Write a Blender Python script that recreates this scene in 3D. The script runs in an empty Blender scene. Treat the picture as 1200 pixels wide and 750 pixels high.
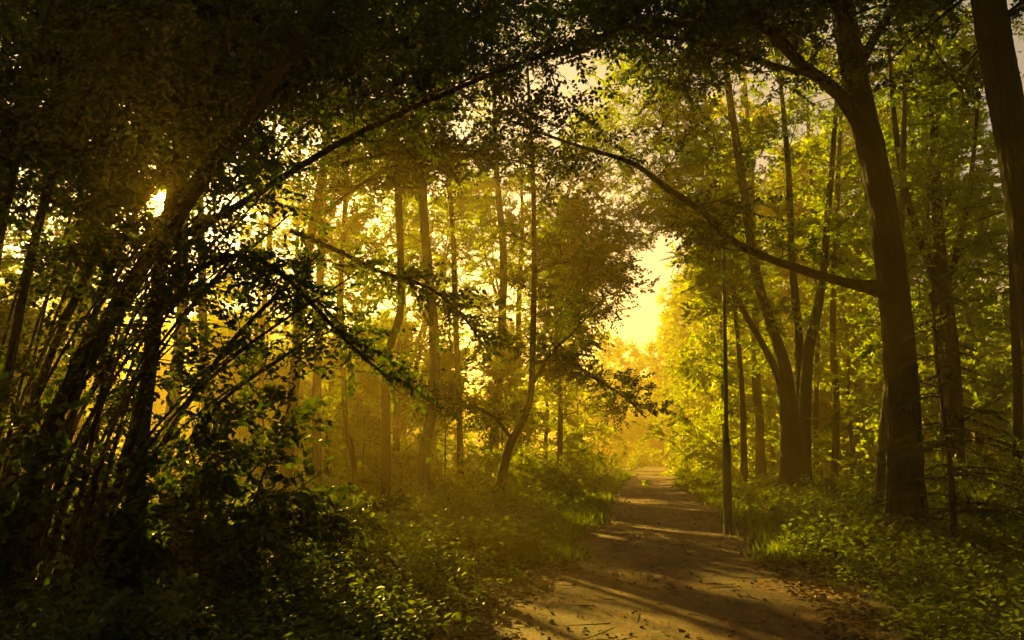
import bpy, math, random
import numpy as np
from mathutils import Vector

C = bpy.context.scene
# ------------------------------------------------------------------ camera
W_, H_, F_ = 1200.0, 750.0, 933.3          # the photograph's size and focal length in its pixels
EYE = np.array([0.0, 0.0, 1.6])
PITCH = math.atan((530 - 375) / F_)
cam_d = bpy.data.cameras.new('camera')
cam_d.sensor_width = 36; cam_d.lens = 28; cam_d.clip_start = 0.05; cam_d.clip_end = 3000
cam = bpy.data.objects.new('camera', cam_d); C.collection.objects.link(cam)
cam.location = EYE; cam.rotation_euler = (math.pi/2 + PITCH, 0, 0)
C.camera = cam

def ray(px, py):
    x = (px - W_/2) / F_; y = (H_/2 - py) / F_
    return np.array([x, math.cos(PITCH) - y*math.sin(PITCH), math.sin(PITCH) + y*math.cos(PITCH)])
def at(px, py, Y):                          # a point at forward distance Y
    d = ray(px, py); return EYE + d * (Y / d[1])

# ------------------------------------------------------------------ sky, sun, exposure
SUN = ray(188, 236); SUN /= np.linalg.norm(SUN)
SUN_EL = math.asin(SUN[2]); SUN_AZ = math.atan2(SUN[0], SUN[1])
w = bpy.data.worlds.new('World'); C.world = w; w.use_nodes = True
nt = w.node_tree; nt.nodes.clear()
N, L = nt.nodes.new, nt.links.new
sky = N('ShaderNodeTexSky'); sky.sky_type = 'NISHITA'; sky.sun_disc = False
sky.sun_elevation = SUN_EL; sky.sun_rotation = SUN_AZ
sky.air_density = 1.0; sky.dust_density = 1.5; sky.ozone_density = 0.3
tint = N('ShaderNodeMix'); tint.data_type = 'RGBA'; tint.blend_type = 'MULTIPLY'
tint.inputs['Factor'].default_value = 1.0; tint.inputs['B'].default_value = (0.43, 0.43, 0.35, 1)
L(sky.outputs[0], tint.inputs['A'])
bg = N('ShaderNodeBackground'); bg.inputs[1].default_value = 0.05
L(tint.outputs['Result'], bg.inputs[0])
# the sun's disc, and lens glow painted round it as an orange halo (the Sky Texture's disc is off)
tc = N('ShaderNodeTexCoord'); nrm = N('ShaderNodeVectorMath'); nrm.operation = 'NORMALIZE'
L(tc.outputs['Generated'], nrm.inputs[0])
dot = N('ShaderNodeVectorMath'); dot.operation = 'DOT_PRODUCT'; dot.inputs[1].default_value = tuple(SUN)
L(nrm.outputs[0], dot.inputs[0])
mx = N('ShaderNodeMath'); mx.operation = 'MAXIMUM'; mx.inputs[1].default_value = 0.0
L(dot.outputs['Value'], mx.inputs[0])
pw = N('ShaderNodeMath'); pw.operation = 'POWER'; pw.inputs[1].default_value = 6500
L(mx.outputs[0], pw.inputs[0])
ml = N('ShaderNodeMath'); ml.operation = 'MULTIPLY'; ml.inputs[1].default_value = 14.0
L(pw.outputs[0], ml.inputs[0])
pw2 = N('ShaderNodeMath'); pw2.operation = 'POWER'; pw2.inputs[1].default_value = 600
L(mx.outputs[0], pw2.inputs[0])
ml2 = N('ShaderNodeMath'); ml2.operation = 'MULTIPLY_ADD'; ml2.inputs[1].default_value = 1.0
L(pw2.outputs[0], ml2.inputs[0]); L(ml.outputs[0], ml2.inputs[2])
bg2 = N('ShaderNodeBackground'); bg2.inputs[0].default_value = (1.0, 0.45, 0.04, 1)
L(ml2.outputs[0], bg2.inputs[1])
ad = N('ShaderNodeAddShader'); L(bg.outputs[0], ad.inputs[0]); L(bg2.outputs[0], ad.inputs[1])
wo = N('ShaderNodeOutputWorld'); L(ad.outputs[0], wo.inputs['Surface'])

sd = bpy.data.lights.new('sun', 'SUN'); sd.energy = 5.0; sd.angle = math.radians(0.5); sd.color = (1.0, 0.68, 0.09)
so = bpy.data.objects.new('sun', sd); C.collection.objects.link(so)
so.rotation_euler = Vector(tuple(SUN)).to_track_quat('Z', 'Y').to_euler(); so.location = (-20, 30, 40)

vs = C.view_settings
vs.view_transform = 'Standard'; vs.look = 'None'; vs.gamma = 1; vs.use_curve_mapping = False
vs.exposure = 2.3
vs.use_white_balance = True; vs.white_balance_temperature = 7000; vs.white_balance_tint = 10
cy = C.cycles
cy.max_bounces = 5; cy.diffuse_bounces = 3; cy.glossy_bounces = 2; cy.transmission_bounces = 3
cy.volume_bounces = 0; cy.transparent_max_bounces = 4
cy.caustics_reflective = False; cy.caustics_refractive = False
cy.use_denoising = True; cy.sample_clamp_indirect = 4; cy.use_adaptive_sampling = True; cy.adaptive_threshold = 0.02

# ------------------------------------------------------------------ materials
def mat(name):
    m = bpy.data.materials.new(name); m.use_nodes = True; m.node_tree.nodes.clear(); return m
def ramp(nt, fac, stops):
    r = nt.nodes.new('ShaderNodeValToRGB'); e = r.color_ramp.elements
    e[0].position, e[0].color = stops[0][0], (*stops[0][1], 1)
    e[1].position, e[1].color = stops[-1][0], (*stops[-1][1], 1)
    for p, c in stops[1:-1]:
        k = e.new(p); k.color = (*c, 1)
    nt.links.new(fac, r.inputs[0]); return r.outputs[0]
def noise(nt, scale, detail=4, rough=0.55, vec=None):
    n = nt.nodes.new('ShaderNodeTexNoise'); n.inputs['Scale'].default_value = scale
    n.inputs['Detail'].default_value = detail; n.inputs['Roughness'].default_value = rough
    if vec is not None: nt.links.new(vec, n.inputs['Vector'])
    return n.outputs['Fac']
def objcoord(nt, scale=(1, 1, 1)):
    t = nt.nodes.new('ShaderNodeTexCoord'); m = nt.nodes.new('ShaderNodeMapping')
    m.inputs['Scale'].default_value = scale; nt.links.new(t.outputs['Object'], m.inputs[0]); return m.outputs[0]

def leaf_mat(name, stops, trans, frac=0.5, gloss=0.05):
    """front colour from noise (leaf to leaf and clump to clump); translucent glow in trans"""
    m = mat(name); t = m.node_tree; n, l = t.nodes.new, t.links.new
    a = t.nodes.new('ShaderNodeAttribute'); a.attribute_name = 'tone'
    col = ramp(t, a.outputs['Fac'], stops)
    tcol = ramp(t, a.outputs['Fac'], trans)
    d = n('ShaderNodeBsdfDiffuse'); l(col, d.inputs[0])
    tr = n('ShaderNodeBsdfTranslucent'); l(tcol, tr.inputs[0])
    mix = n('ShaderNodeMixShader'); mix.inputs[0].default_value = frac; l(d.outputs[0], mix.inputs[1]); l(tr.outputs[0], mix.inputs[2])
    g = n('ShaderNodeBsdfGlossy'); g.inputs['Roughness'].default_value = 0.42; g.inputs[0].default_value = (0.8, 0.8, 0.7, 1)
    m2 = n('ShaderNodeMixShader'); m2.inputs[0].default_value = gloss; l(mix.outputs[0], m2.inputs[1]); l(g.outputs[0], m2.inputs[2])
    o = n('ShaderNodeOutputMaterial'); l(m2.outputs[0], o.inputs[0]); return m
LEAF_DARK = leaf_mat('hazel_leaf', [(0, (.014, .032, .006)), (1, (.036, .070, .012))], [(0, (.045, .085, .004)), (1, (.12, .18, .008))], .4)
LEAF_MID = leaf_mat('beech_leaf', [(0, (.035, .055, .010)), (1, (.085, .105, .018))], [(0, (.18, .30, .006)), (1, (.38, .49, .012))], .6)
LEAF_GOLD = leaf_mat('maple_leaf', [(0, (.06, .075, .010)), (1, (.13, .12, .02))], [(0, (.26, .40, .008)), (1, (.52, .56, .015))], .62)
LEAF_RUST = leaf_mat('rust_leaf', [(0, (.11, .06, .012)), (1, (.17, .10, .02))], [(0, (.42, .22, .02)), (1, (.55, .32, .03))], .55)
LEAF_LOW = leaf_mat('nettle_leaf', [(0, (.03, .05, .010)), (1, (.085, .105, .022))], [(0, (.15, .24, .008)), (1, (.36, .43, .015))], .52)
LEAF_DEAD = leaf_mat('dead_leaf', [(0, (.05, .028, .012)), (1, (.16, .095, .035))], [(0, (.08, .04, .01)), (1, (.2, .11, .03))], .25)
NEEDLE = leaf_mat('spruce_needle', [(0, (.012, .024, .010)), (1, (.03, .05, .016))], [(0, (.03, .05, .01)), (1, (.06, .08, .015))], .2)

def bark_mat(name, dark, light, moss, sz=(9, 9, 1.6)):
    m = mat(name); t = m.node_tree; n, l = t.nodes.new, t.links.new
    v = objcoord(t, sz)
    f = noise(t, 3.0, 8, .65, v)
    c = ramp(t, f, [(.3, dark), (.7, light)])
    g = noise(t, .9, 4, .6, objcoord(t))
    gm = ramp(t, g, [(.52, (0, 0, 0)), (.66, (.75, .75, .75))])
    mixc = n('ShaderNodeMix'); mixc.data_type = 'RGBA'; l(gm, mixc.inputs['Factor']); l(c, mixc.inputs['A']); mixc.inputs['B'].default_value = (*moss, 1)
    b = n('ShaderNodeBsdfPrincipled'); b.inputs['Roughness'].default_value = .9; l(mixc.outputs['Result'], b.inputs['Base Color'])
    b.inputs['Specular IOR Level'].default_value = .25
    bp = n('ShaderNodeBump'); bp.inputs['Strength'].default_value = .9; bp.inputs['Distance'].default_value = .07; l(f, bp.inputs['Height']); l(bp.outputs[0], b.inputs['Normal'])
    o = n('ShaderNodeOutputMaterial'); l(b.outputs[0], o.inputs[0]); return m
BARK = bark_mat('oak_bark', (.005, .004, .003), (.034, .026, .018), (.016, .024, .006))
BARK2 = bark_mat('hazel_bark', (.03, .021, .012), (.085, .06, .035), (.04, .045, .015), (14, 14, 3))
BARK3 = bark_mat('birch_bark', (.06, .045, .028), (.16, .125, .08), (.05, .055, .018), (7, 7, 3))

m = GROUND = mat('forest_soil'); t = m.node_tree; n, l = t.nodes.new, t.links.new
f = noise(t, 2.2, 9, .7, objcoord(t)); f2 = noise(t, 26, 6, .7, objcoord(t))
c = ramp(t, f, [(.3, (.030, .021, .011)), (.5, (.055, .040, .018)), (.7, (.045, .050, .016))])
c2 = ramp(t, f2, [(.35, (.5, .45, .4)), (.7, (1.5, 1.3, 1.1))])
mu = n('ShaderNodeMix'); mu.data_type = 'RGBA'; mu.blend_type = 'MULTIPLY'; mu.inputs['Factor'].default_value = 1; l(c, mu.inputs['A']); l(c2, mu.inputs['B'])
b = n('ShaderNodeBsdfPrincipled'); b.inputs['Roughness'].default_value = .95; l(mu.outputs['Result'], b.inputs['Base Color'])
bp = n('ShaderNodeBump'); bp.inputs['Strength'].default_value = 1; bp.inputs['Distance'].default_value = .05; l(f2, bp.inputs['Height']); l(bp.outputs[0], b.inputs['Normal'])
o = n('ShaderNodeOutputMaterial'); l(b.outputs[0], o.inputs[0])

m = PATH = mat('trodden_earth'); t = m.node_tree; n, l = t.nodes.new, t.links.new
f = noise(t, .55, 8, .68, objcoord(t)); f2 = noise(t, 34, 6, .75, objcoord(t)); f3 = noise(t, 5, 6, .65, objcoord(t, (1.6, .7, 1)))
c = ramp(t, f, [(.32, (.06, .022, .005)), (.5, (.16, .056, .010)), (.68, (.26, .098, .018))])
c2 = ramp(t, f2, [(.38, (.35, .32, .28)), (.62, (1.6, 1.5, 1.4))])
mu = n('ShaderNodeMix'); mu.data_type = 'RGBA'; mu.blend_type = 'MULTIPLY'; mu.inputs['Factor'].default_value = 1; l(c, mu.inputs['A']); l(c2, mu.inputs['B'])
b = n('ShaderNodeBsdfPrincipled'); b.inputs['Roughness'].default_value = .78; l(mu.outputs['Result'], b.inputs['Base Color'])
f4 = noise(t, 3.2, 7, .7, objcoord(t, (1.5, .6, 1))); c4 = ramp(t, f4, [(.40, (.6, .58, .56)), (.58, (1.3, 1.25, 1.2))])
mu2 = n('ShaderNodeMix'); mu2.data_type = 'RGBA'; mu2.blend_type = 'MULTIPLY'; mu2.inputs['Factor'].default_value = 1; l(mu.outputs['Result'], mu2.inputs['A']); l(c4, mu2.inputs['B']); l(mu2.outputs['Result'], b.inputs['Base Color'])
hh = n('ShaderNodeMath'); hh.operation = 'ADD'; l(f2, hh.inputs[0]); l(f3, hh.inputs[1])
bp = n('ShaderNodeBump'); bp.inputs['Strength'].default_value = 1; bp.inputs['Distance'].default_value = .09; l(hh.outputs[0], bp.inputs['Height']); l(bp.outputs[0], b.inputs['Normal'])
o = n('ShaderNodeOutputMaterial'); l(b.outputs[0], o.inputs[0])

def metal(name, col, rough, metallic=0.0):
    m = mat(name); t = m.node_tree; n, l = t.nodes.new, t.links.new
    f = noise(t, 18, 6, .6, objcoord(t, (1, 1, .35)))
    c = ramp(t, f, [(.35, tuple(x*.6 for x in col)), (.65, col)])
    b = n('ShaderNodeBsdfPrincipled'); l(c, b.inputs['Base Color']); b.inputs['Roughness'].default_value = rough; b.inputs['Metallic'].default_value = metallic
    o = n('ShaderNodeOutputMaterial'); l(b.outputs[0], o.inputs[0]); return m
POST = metal('painted_steel', (.035, .045, .03), .5); POSTUP = metal('weathered_steel', (.10, .09, .075), .55, .3)
GLASS = metal('lamp_cover', (.35, .33, .28), .25)

# ------------------------------------------------------------------ mesh helpers
class Geo:
    def __init__(s): s.v = []; s.f = []; s.t = []; s.n = 0
    def add(s, v, f, tone=None):
        v = np.asarray(v, float); s.v.append(v); s.f.append(np.asarray(f, np.int64) + s.n); s.n += len(v)
        s.t.append(np.full(len(v), .5) if tone is None else tone)
    def mesh(s, name, material, smooth=False):
        v = np.concatenate(s.v).astype(np.float32); f = np.concatenate(s.f).astype(np.int32)
        me = bpy.data.meshes.new(name)
        me.vertices.add(len(v)); me.vertices.foreach_set('co', v.ravel())
        me.loops.add(f.size); me.loops.foreach_set('vertex_index', f.ravel())
        me.polygons.add(len(f)); me.polygons.foreach_set('loop_start', np.arange(0, f.size, 4, dtype=np.int32))
        if smooth: me.polygons.foreach_set('use_smooth', np.ones(len(f), bool))
        at_ = me.attributes.new('tone', 'FLOAT', 'POINT'); at_.data.foreach_set('value', np.concatenate(s.t).astype(np.float32))
        me.update(calc_edges=True); me.validate(); me.materials.append(material); return me
    def build(s, name, material, parent=None, smooth=False):
        o = bpy.data.objects.new(name, s.mesh(name, material, smooth)); C.collection.objects.link(o)
        if parent is not None: o.parent = parent
        return o

def unit(a): return a / np.maximum(np.linalg.norm(a, axis=-1, keepdims=True), 1e-9)
def smooth_line(pts, k=5):
    """Catmull-Rom through the given rows (any number of columns)"""
    p = np.asarray(pts, float); p = np.vstack([2*p[0]-p[1], p, 2*p[-1]-p[-2]]); out = []
    for i in range(1, len(p)-2):
        for u in np.arange(k)/k:
            a, b, c_, d = p[i-1], p[i], p[i+1], p[i+2]
            out.append(.5*((2*b) + (-a+c_)*u + (2*a-5*b+4*c_-d)*u*u + (-a+3*b-3*c_+d)*u**3))
    out.append(p[-2]); return np.array(out)
def tube(g, pts, rad, sides=8, rng=None, rough=0.0, furrow=0.0):
    pts = np.asarray(pts, float); rad = np.asarray(rad, float); n = len(pts)
    T = unit(np.gradient(pts, axis=0)); m = unit(T.mean(0)); ref = np.array([1., 0, 0]) if abs(m[0]) < .7 else np.array([0, 1., 0])
    A = unit(np.cross(T, ref)); B = np.cross(T, A)
    th = np.arange(sides) * 2*math.pi/sides
    R = rad[:, None] * np.ones((n, sides))
    if rough and rng is not None:
        k = rng.normal(0, 1, (n, sides)); k = (k + np.roll(k, 1, 1) + np.roll(k, -1, 1)) / 1.7
        R = R * (1 + rough*k)
    if furrow:
        s_ = np.arange(n)[:, None]; q_ = np.zeros((n, sides))
        for k_ in range(7):
            fr = rng.integers(7, 19); q_ += np.abs(np.sin(fr*th[None]/2*2/2 + 2.2*np.sin(s_*rng.uniform(.05, .22)+rng.uniform(0, 6))+rng.uniform(0, 6)))
        R = R*(1 + furrow*(q_/7-.63)*3) + rng.normal(0, .012, (n, sides))*R
    v = pts[:, None, :] + R[..., None]*(A[:, None, :]*np.cos(th)[None, :, None] + B[:, None, :]*np.sin(th)[None, :, None])
    i = np.arange(n-1)[:, None]*sides; j = np.arange(sides)[None, :]; j2 = (j+1) % sides
    f = np.stack([i+j, i+j2, i+sides+j2, i+sides+j], -1).reshape(-1, 4)
    g.add(v.reshape(-1, 3), f)
def twig_tubes(g, P0, P1, r0, r1):
    """many straight three-sided twigs at once"""
    T = unit(P1-P0); ref = np.where(np.abs(T[:, 2:3]) > .8, np.array([[1., 0, 0]]), np.array([[0, 0, 1.]]))
    A = unit(np.cross(T, ref)); B = np.cross(T, A); n = len(P0)
    th = np.arange(3)*2*math.pi/3
    ring = A[:, None]*np.cos(th)[None, :, None] + B[:, None]*np.sin(th)[None, :, None]
    v = np.concatenate([P0[:, None]+ring*r0, P1[:, None]+ring*r1], 1).reshape(-1, 3)
    b = np.arange(n)[:, None]*6; q = np.array([[0, 1, 4, 3], [1, 2, 5, 4], [2, 0, 3, 5]])
    g.add(v, (b[:, None, :] + q[None]).reshape(-1, 4))
def leaves(g, P, D, Nn, Ln, Wd, rng, shape=1, tone=None):
    """leaf blades: P base, D direction, Nn normal; shape 2 = six-cornered folded blade, 1 = rhombus"""
    D = unit(D); S = unit(np.cross(D, Nn)); U = np.cross(S, D)
    Ln = np.asarray(Ln)[:, None]; Wd = np.asarray(Wd)[:, None]; n = len(P)
    if tone is None: tone = rng.random(n)
    if shape == 2:
        v = np.stack([P, P+D*Ln*.3+S*Wd*.5+U*Wd*.12, P+D*Ln*.68+S*Wd*.38+U*Wd*.08, P+D*Ln-U*Ln*.12,
                      P+D*Ln*.68-S*Wd*.38+U*Wd*.08, P+D*Ln*.3-S*Wd*.5+U*Wd*.12], 1)
        b = np.arange(n)[:, None, None]*6; q = np.array([[0, 1, 2, 3], [0, 3, 4, 5]])
        g.add(v.reshape(-1, 3), (b+q[None]).reshape(-1, 4), np.repeat(tone, 6))
    else:
        v = np.stack([P, P+D*Ln*.45+S*Wd*.5+U*Wd*.1, P+D*Ln-U*Ln*.1, P+D*Ln*.45-S*Wd*.5+U*Wd*.1], 1)
        b = np.arange(n)[:, None]*4
        g.add(v.reshape(-1, 3), b+np.arange(4)[None], np.repeat(tone, 4))

SUNGAP = 0.13
def cull(P, extra=None):
    """True where a leaf may stand: outside the gap in the boughs that the low sun shines through"""
    d = P - EYE; s = d @ SUN; off = np.linalg.norm(d - s[:, None]*SUN, axis=1)
    k = off > (SUNGAP + .006*s)
    if extra is not None: k &= extra(P)
    return k

def spray(gl, gt, P0, D, ln, rng, k=14, size=.09, shape=1, tr=.004, flat=.75, droop=.25, keep=None, local=False):
    """twigs with two ranks of leaves each: P0 starts, D directions, ln lengths"""
    D = unit(D); P1 = P0 + D*ln[:, None]; P1[:, 2] -= droop*ln*.5
    twig_tubes(gt, P0, P1, tr, tr*.35)
    n = len(P0); tt = (np.arange(k)+.5)/k*.95 + .08
    T = unit(P1-P0)
    pos = P0[:, None] + (P1-P0)[:, None]*tt[None, :, None]
    up = unit(np.array([[0, 0, 1.]]) * flat + rng.normal(0, .45, (n, 3)))
    side = unit(np.cross(T, up))
    sg = np.where(np.arange(k) % 2 == 0, 1., -1.)[None, :, None]
    dirs = T[:, None]*.65 + side[:, None]*sg*.8 + rng.normal(0, .28, (n, k, 3)); dirs[..., 2] -= .12
    nor = up[:, None] + rng.normal(0, .38, (n, k, 3))
    clump = rng.random((n, 1))*.55
    tone = (clump + rng.random((n, k))*.45).ravel()
    sz = size*(.65+.6*rng.random(n*k))
    P, Dd, Nn = pos.reshape(-1, 3), dirs.reshape(-1, 3), nor.reshape(-1, 3)
    if not local:
        ok = cull(P, keep)
        P, Dd, Nn, sz, tone = P[ok], Dd[ok], Nn[ok], sz[ok], tone[ok]
    if len(P): leaves(gl, P, Dd, Nn, sz, sz*.62, rng, shape, tone)

def along(pts, m, rng, lo=0., hi=1.):
    """m random points along a polyline with their tangents"""
    pts = np.asarray(pts); seg = np.linalg.norm(np.diff(pts, axis=0), axis=1); cum = np.r_[0, np.cumsum(seg)]
    u = np.sort(lo + (hi-lo)*rng.random(m))*cum[-1]; i = np.clip(np.searchsorted(cum, u)-1, 0, len(seg)-1)
    a = (u-cum[i])/np.maximum(seg[i], 1e-6)
    return pts[i]*(1-a[:, None]) + pts[i+1]*a[:, None], unit(pts[i+1]-pts[i]), u/cum[-1]
def bough(start, d, length, rng, n=8, wob=.16, trop=0.0):
    p = np.array(start, float); d = unit(np.array(d, float)); out = [p.copy()]
    for i in range(n):
        d = unit(d + rng.normal(0, wob, 3) + np.array([0, 0, trop])); p = p + d*length/n; out.append(p.copy())
    return np.array(out)
def outward(T, rng, spread=1.0, lift=.1):
    m = len(T); r = rng.normal(0, 1, (m, 3)); r -= (r*T).sum(1, keepdims=True)*T
    d = unit(unit(r)*spread + T*.6); d[:, 2] = d[:, 2]*.6 + lift; return unit(d)

# ------------------------------------------------------------------ naming helpers
def thing(name, label, cat, loc=(0, 0, 0), group=None):
    o = bpy.data.objects.new(name, None); C.collection.objects.link(o); o.location = tuple(loc); o.empty_display_size = .3
    o['label'] = label; o['category'] = cat
    if group: o['group'] = group
    return o
def copy_thing(src, label, loc, rot, sc, group):
    r = src.copy(); C.collection.objects.link(r); r.location = tuple(loc); r.rotation_euler = (0, 0, rot); r.scale = (sc, sc, sc)
    r['label'] = label; r['group'] = group
    for ch in list(src.children):
        c_ = ch.copy(); C.collection.objects.link(c_); c_.parent = r
    return r

# ------------------------------------------------------------------ ground and path
def path_x(y): return .177*y - .012*np.maximum(y-62, 0)**2 + .25*np.sin(y*.11)*np.clip(y/20, 0, 1)
def half_w(y): return 1.9 + .12*np.sin(y*.9) + .09*np.sin(y*2.3+1)
def ground_z(x, y):
    x = np.asarray(x, float); y = np.asarray(y, float)
    d = np.abs(x-path_x(np.clip(y, -40, 110))) - 1.7
    s = np.clip(d/2.2, 0, 1); s = s*s*(3-2*s)
    nz = .12*np.sin(x*.9+y*.35) + .10*np.sin(x*.33-y*.61+2) + .07*np.sin(x*1.9+1)*np.sin(y*1.6) + .08
    return s*nz
def sheet(xs, ys, fz, name, m, kind):
    X, Y = np.meshgrid(xs, ys); v = np.stack([X, Y, fz(X, Y)], -1).reshape(-1, 3)
    nx, ny = len(xs), len(ys); i = (np.arange(ny-1)[:, None]*nx + np.arange(nx-1)[None]).ravel()
    g = Geo(); g.add(v, np.stack([i, i+1, i+nx+1, i+nx], 1)); o = g.build(name, m, smooth=True); o['kind'] = kind; return o
xs = np.unique(np.concatenate([np.linspace(-420, -40, 20), np.linspace(-40, -12, 40), np.linspace(-12, 22, 140), np.linspace(22, 50, 40), np.linspace(50, 420, 20)]))
ys = np.unique(np.concatenate([np.linspace(-300, -10, 20), np.linspace(-10, 40, 170), np.linspace(40, 120, 90), np.linspace(120, 520, 24)]))
sheet(xs, ys, ground_z, 'ground', GROUND, 'structure')
rng = np.random.default_rng(3)
ys = np.concatenate([np.linspace(-25, 40, 260), np.linspace(40.4, 105, 130)]); uu = np.linspace(-1, 1, 21)
ed = np.cumsum(rng.normal(0, .05, (2, len(ys))), 1); ed -= np.array([np.convolve(e, np.ones(25)/25, 'same') for e in ed])
hwL = half_w(ys) + np.clip(ed[0], -.18, .18); hwR = half_w(ys+7) + np.clip(ed[1], -.18, .18)
X = path_x(ys)[:, None] + np.where(uu[None] < 0, uu[None]*hwL[:, None], uu[None]*hwR[:, None]); Y = ys[:, None]*np.ones_like(X)
Z = ground_z(X, Y) + .004 + .028*(1-np.abs(uu[None])**4) * (0.6+.4*np.sin(Y*1.3+X*2)) 
n0 = len(uu); i = (np.arange(len(ys)-1)[:, None]*n0 + np.arange(n0-1)[None]).ravel()
g = Geo(); g.add(np.stack([X, Y, Z], -1).reshape(-1, 3), np.stack([i, i+1, i+n0+1, i+n0], 1))
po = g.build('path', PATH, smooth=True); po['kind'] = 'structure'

# ------------------------------------------------------------------ tree kinds that are copied
def forest_tree(seed, H, r0, first=.28, nb=44, twigs=16, k=22, size=.17, reach=.23, lean=0., leafmat=LEAF_MID, bark=BARK, fork=False):
    """a tall slender woodland tree in its own coordinates"""
    rng = np.random.default_rng(seed); gt, gl = Geo(), Geo()
    lines = []
    n = 16; z = np.linspace(-.15, 1, n)*H; wob = np.cumsum(rng.normal(0, .010*H/4, (n, 2)), 0); wob -= wob[1]
    wob[:, 0] += lean*z*np.clip(z/H, 0, 1)
    st = smooth_line(np.c_[wob, z], 3); u = np.clip(st[:, 2]/H, 0, 1)
    tube(gt, st, r0*((1-u)**.8*.92+.06)*(1+.7*np.exp(-np.maximum(st[:, 2], 0)/.35)), 9, rng, .03)
    lines.append((st, r0))
    if fork:
        for _ in range(2):
            i = int(len(st)*(.2+.2*rng.random())); b_ = bough(st[i], [rng.normal(0, .5), rng.normal(0, .5), 1.2], H*.62, rng, 10, .07, .08)
            tube(gt, b_, np.linspace(r0*.6, .02, len(b_)), 7); lines.append((b_, r0*.6))
    for ln_, rr in lines:
        q, T, u = along(ln_, nb//len(lines), rng, first, .99)
        for j in range(len(q)):
            a = rng.random()*2*math.pi; prof = (1-u[j])**.7*.9+.28
            el = .15 + .8*u[j] + rng.normal(0, .15)
            b_ = bough(q[j], [math.cos(a), math.sin(a), el], H*reach*prof*(.6+.6*rng.random()), rng, 6, .17, .03)
            tube(gt, b_, np.linspace(max(.012, rr*.22*(1-u[j]*.6)), .006, len(b_)), 5)
            p, T2, u2 = along(b_, twigs, rng, .2, 1.)
            spray(gl, gt, p, outward(T2, rng), .45+.55*rng.random(twigs), rng, k, size, 1, .005, local=True)
    return gt.mesh('trunk', bark, True), gl.mesh('crown', leafmat)
def low_bush(seed, H, R, stems=14, twigs=24, k=16, size=.085, leafmat=LEAF_LOW):
    rng = np.random.default_rng(seed); gt, gl = Geo(), Geo()
    for s in range(stems):
        a = rng.random()*2*math.pi; sp = rng.random()**.5
        b_ = bough([.25*math.cos(a), .25*math.sin(a), -.05], [math.cos(a)*sp*R/H*1.2, math.sin(a)*sp*R/H*1.2, 1], H*(.7+.45*rng.random()), rng, 7, .13, -.05)
        tube(gt, b_, np.linspace(.018, .005, len(b_)), 5)
        p, T, u = along(b_, twigs, rng, .12, 1.)
        spray(gl, gt, p, outward(T, rng, 1.2), (.25+.4*rng.random(twigs))*R*.5, rng, k, size, 1, .004, local=True)
    return gt.mesh('stem', BARK2, True), gl.mesh('foliage', leafmat)
def kind(name, meshes, parts, cat):
    t_ = thing(name, '', cat)
    for me, pn in zip(meshes, parts):
        o = bpy.data.objects.new(pn, me); C.collection.objects.link(o); o.parent = t_
    return t_
TREES = [forest_tree(11, 19, .20, first=.16, nb=74), forest_tree(12, 17, .16, first=.2, reach=.2, nb=72), forest_tree(13, 20, .24, fork=True, nb=80, first=.2),
         forest_tree(14, 14, .11, first=.1, reach=.22, nb=52, leafmat=LEAF_GOLD), forest_tree(15, 9, .07, first=.06, reach=.26, nb=50, leafmat=LEAF_GOLD),
         forest_tree(16, 18, .17, first=.3, reach=.2, lean=.06, nb=50)]
BUSHES = [low_bush(21, 1.9, 1.5), low_bush(22, 1.3, 1.3), low_bush(23, 2.4, 1.8, leafmat=LEAF_GOLD), low_bush(24, 2.2, 2.0, leafmat=LEAF_RUST)]
used = {}
def plant(kind_i, x, y, rot, sc, name, label, cat, group, bush=False):
    src = (BUSHES if bush else TREES)[kind_i]; parts = ('stem', 'foliage') if bush else ('trunk', 'crown')
    loc = (x, y, float(ground_z(x, y))-.02)
    key = (bush, kind_i, name)
    if key not in used:
        used[key] = kind(name, src, parts, cat); o = used[key]
        o.location = loc; o.rotation_euler = (0, 0, rot); o.scale = (sc,)*3; o['label'] = label; o['group'] = group; return o
    return copy_thing(used[key], label, loc, rot, sc, group)

# ------------------------------------------------------------------ hand-placed trees (their limbs follow the photograph)
def limb(px, Y, widths, k=5, wob=.0, seed=0, dY=0.):
    """smoothed limb from photo pixels at distance Y (Y may drift by dY along it); returns points and radii"""
    n = len(px); Yv = np.linspace(Y, Y+dY, n) + np.random.default_rng(seed).normal(0, 1, n)*wob*np.clip(np.arange(n)/2, 0, 1)
    rows = [np.r_[at(a, b, yy), .5*ww*yy/F_] for (a, b), yy, ww in zip(px, Yv, np.interp(np.linspace(0, 1, n), np.linspace(0, 1, len(widths)), widths))]
    s = smooth_line(rows, k); return s[:, :3], np.maximum(s[:, 3], .004)
def to_ground(pts, r):
    """carry a trunk's foot down into the soil, with a root flare"""
    x, y = pts[0, 0], pts[0, 1]; gz = float(ground_z(x, y))
    d = pts[0]-pts[min(4, len(pts)-1)]; d = d/abs(d[2])
    foot = pts[0] + d*(pts[0, 2]-gz+.12); foot[2] = gz-.12
    k = 7; ex = np.linspace(foot, pts[0], k)[:-1]; p = np.vstack([ex, pts]); rr = np.r_[np.full(k-1, r[0]), r]
    return p, rr*(1+.65*np.exp(-np.maximum(p[:, 2]-gz, 0)/(.9*r[0]+.12)))

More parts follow.
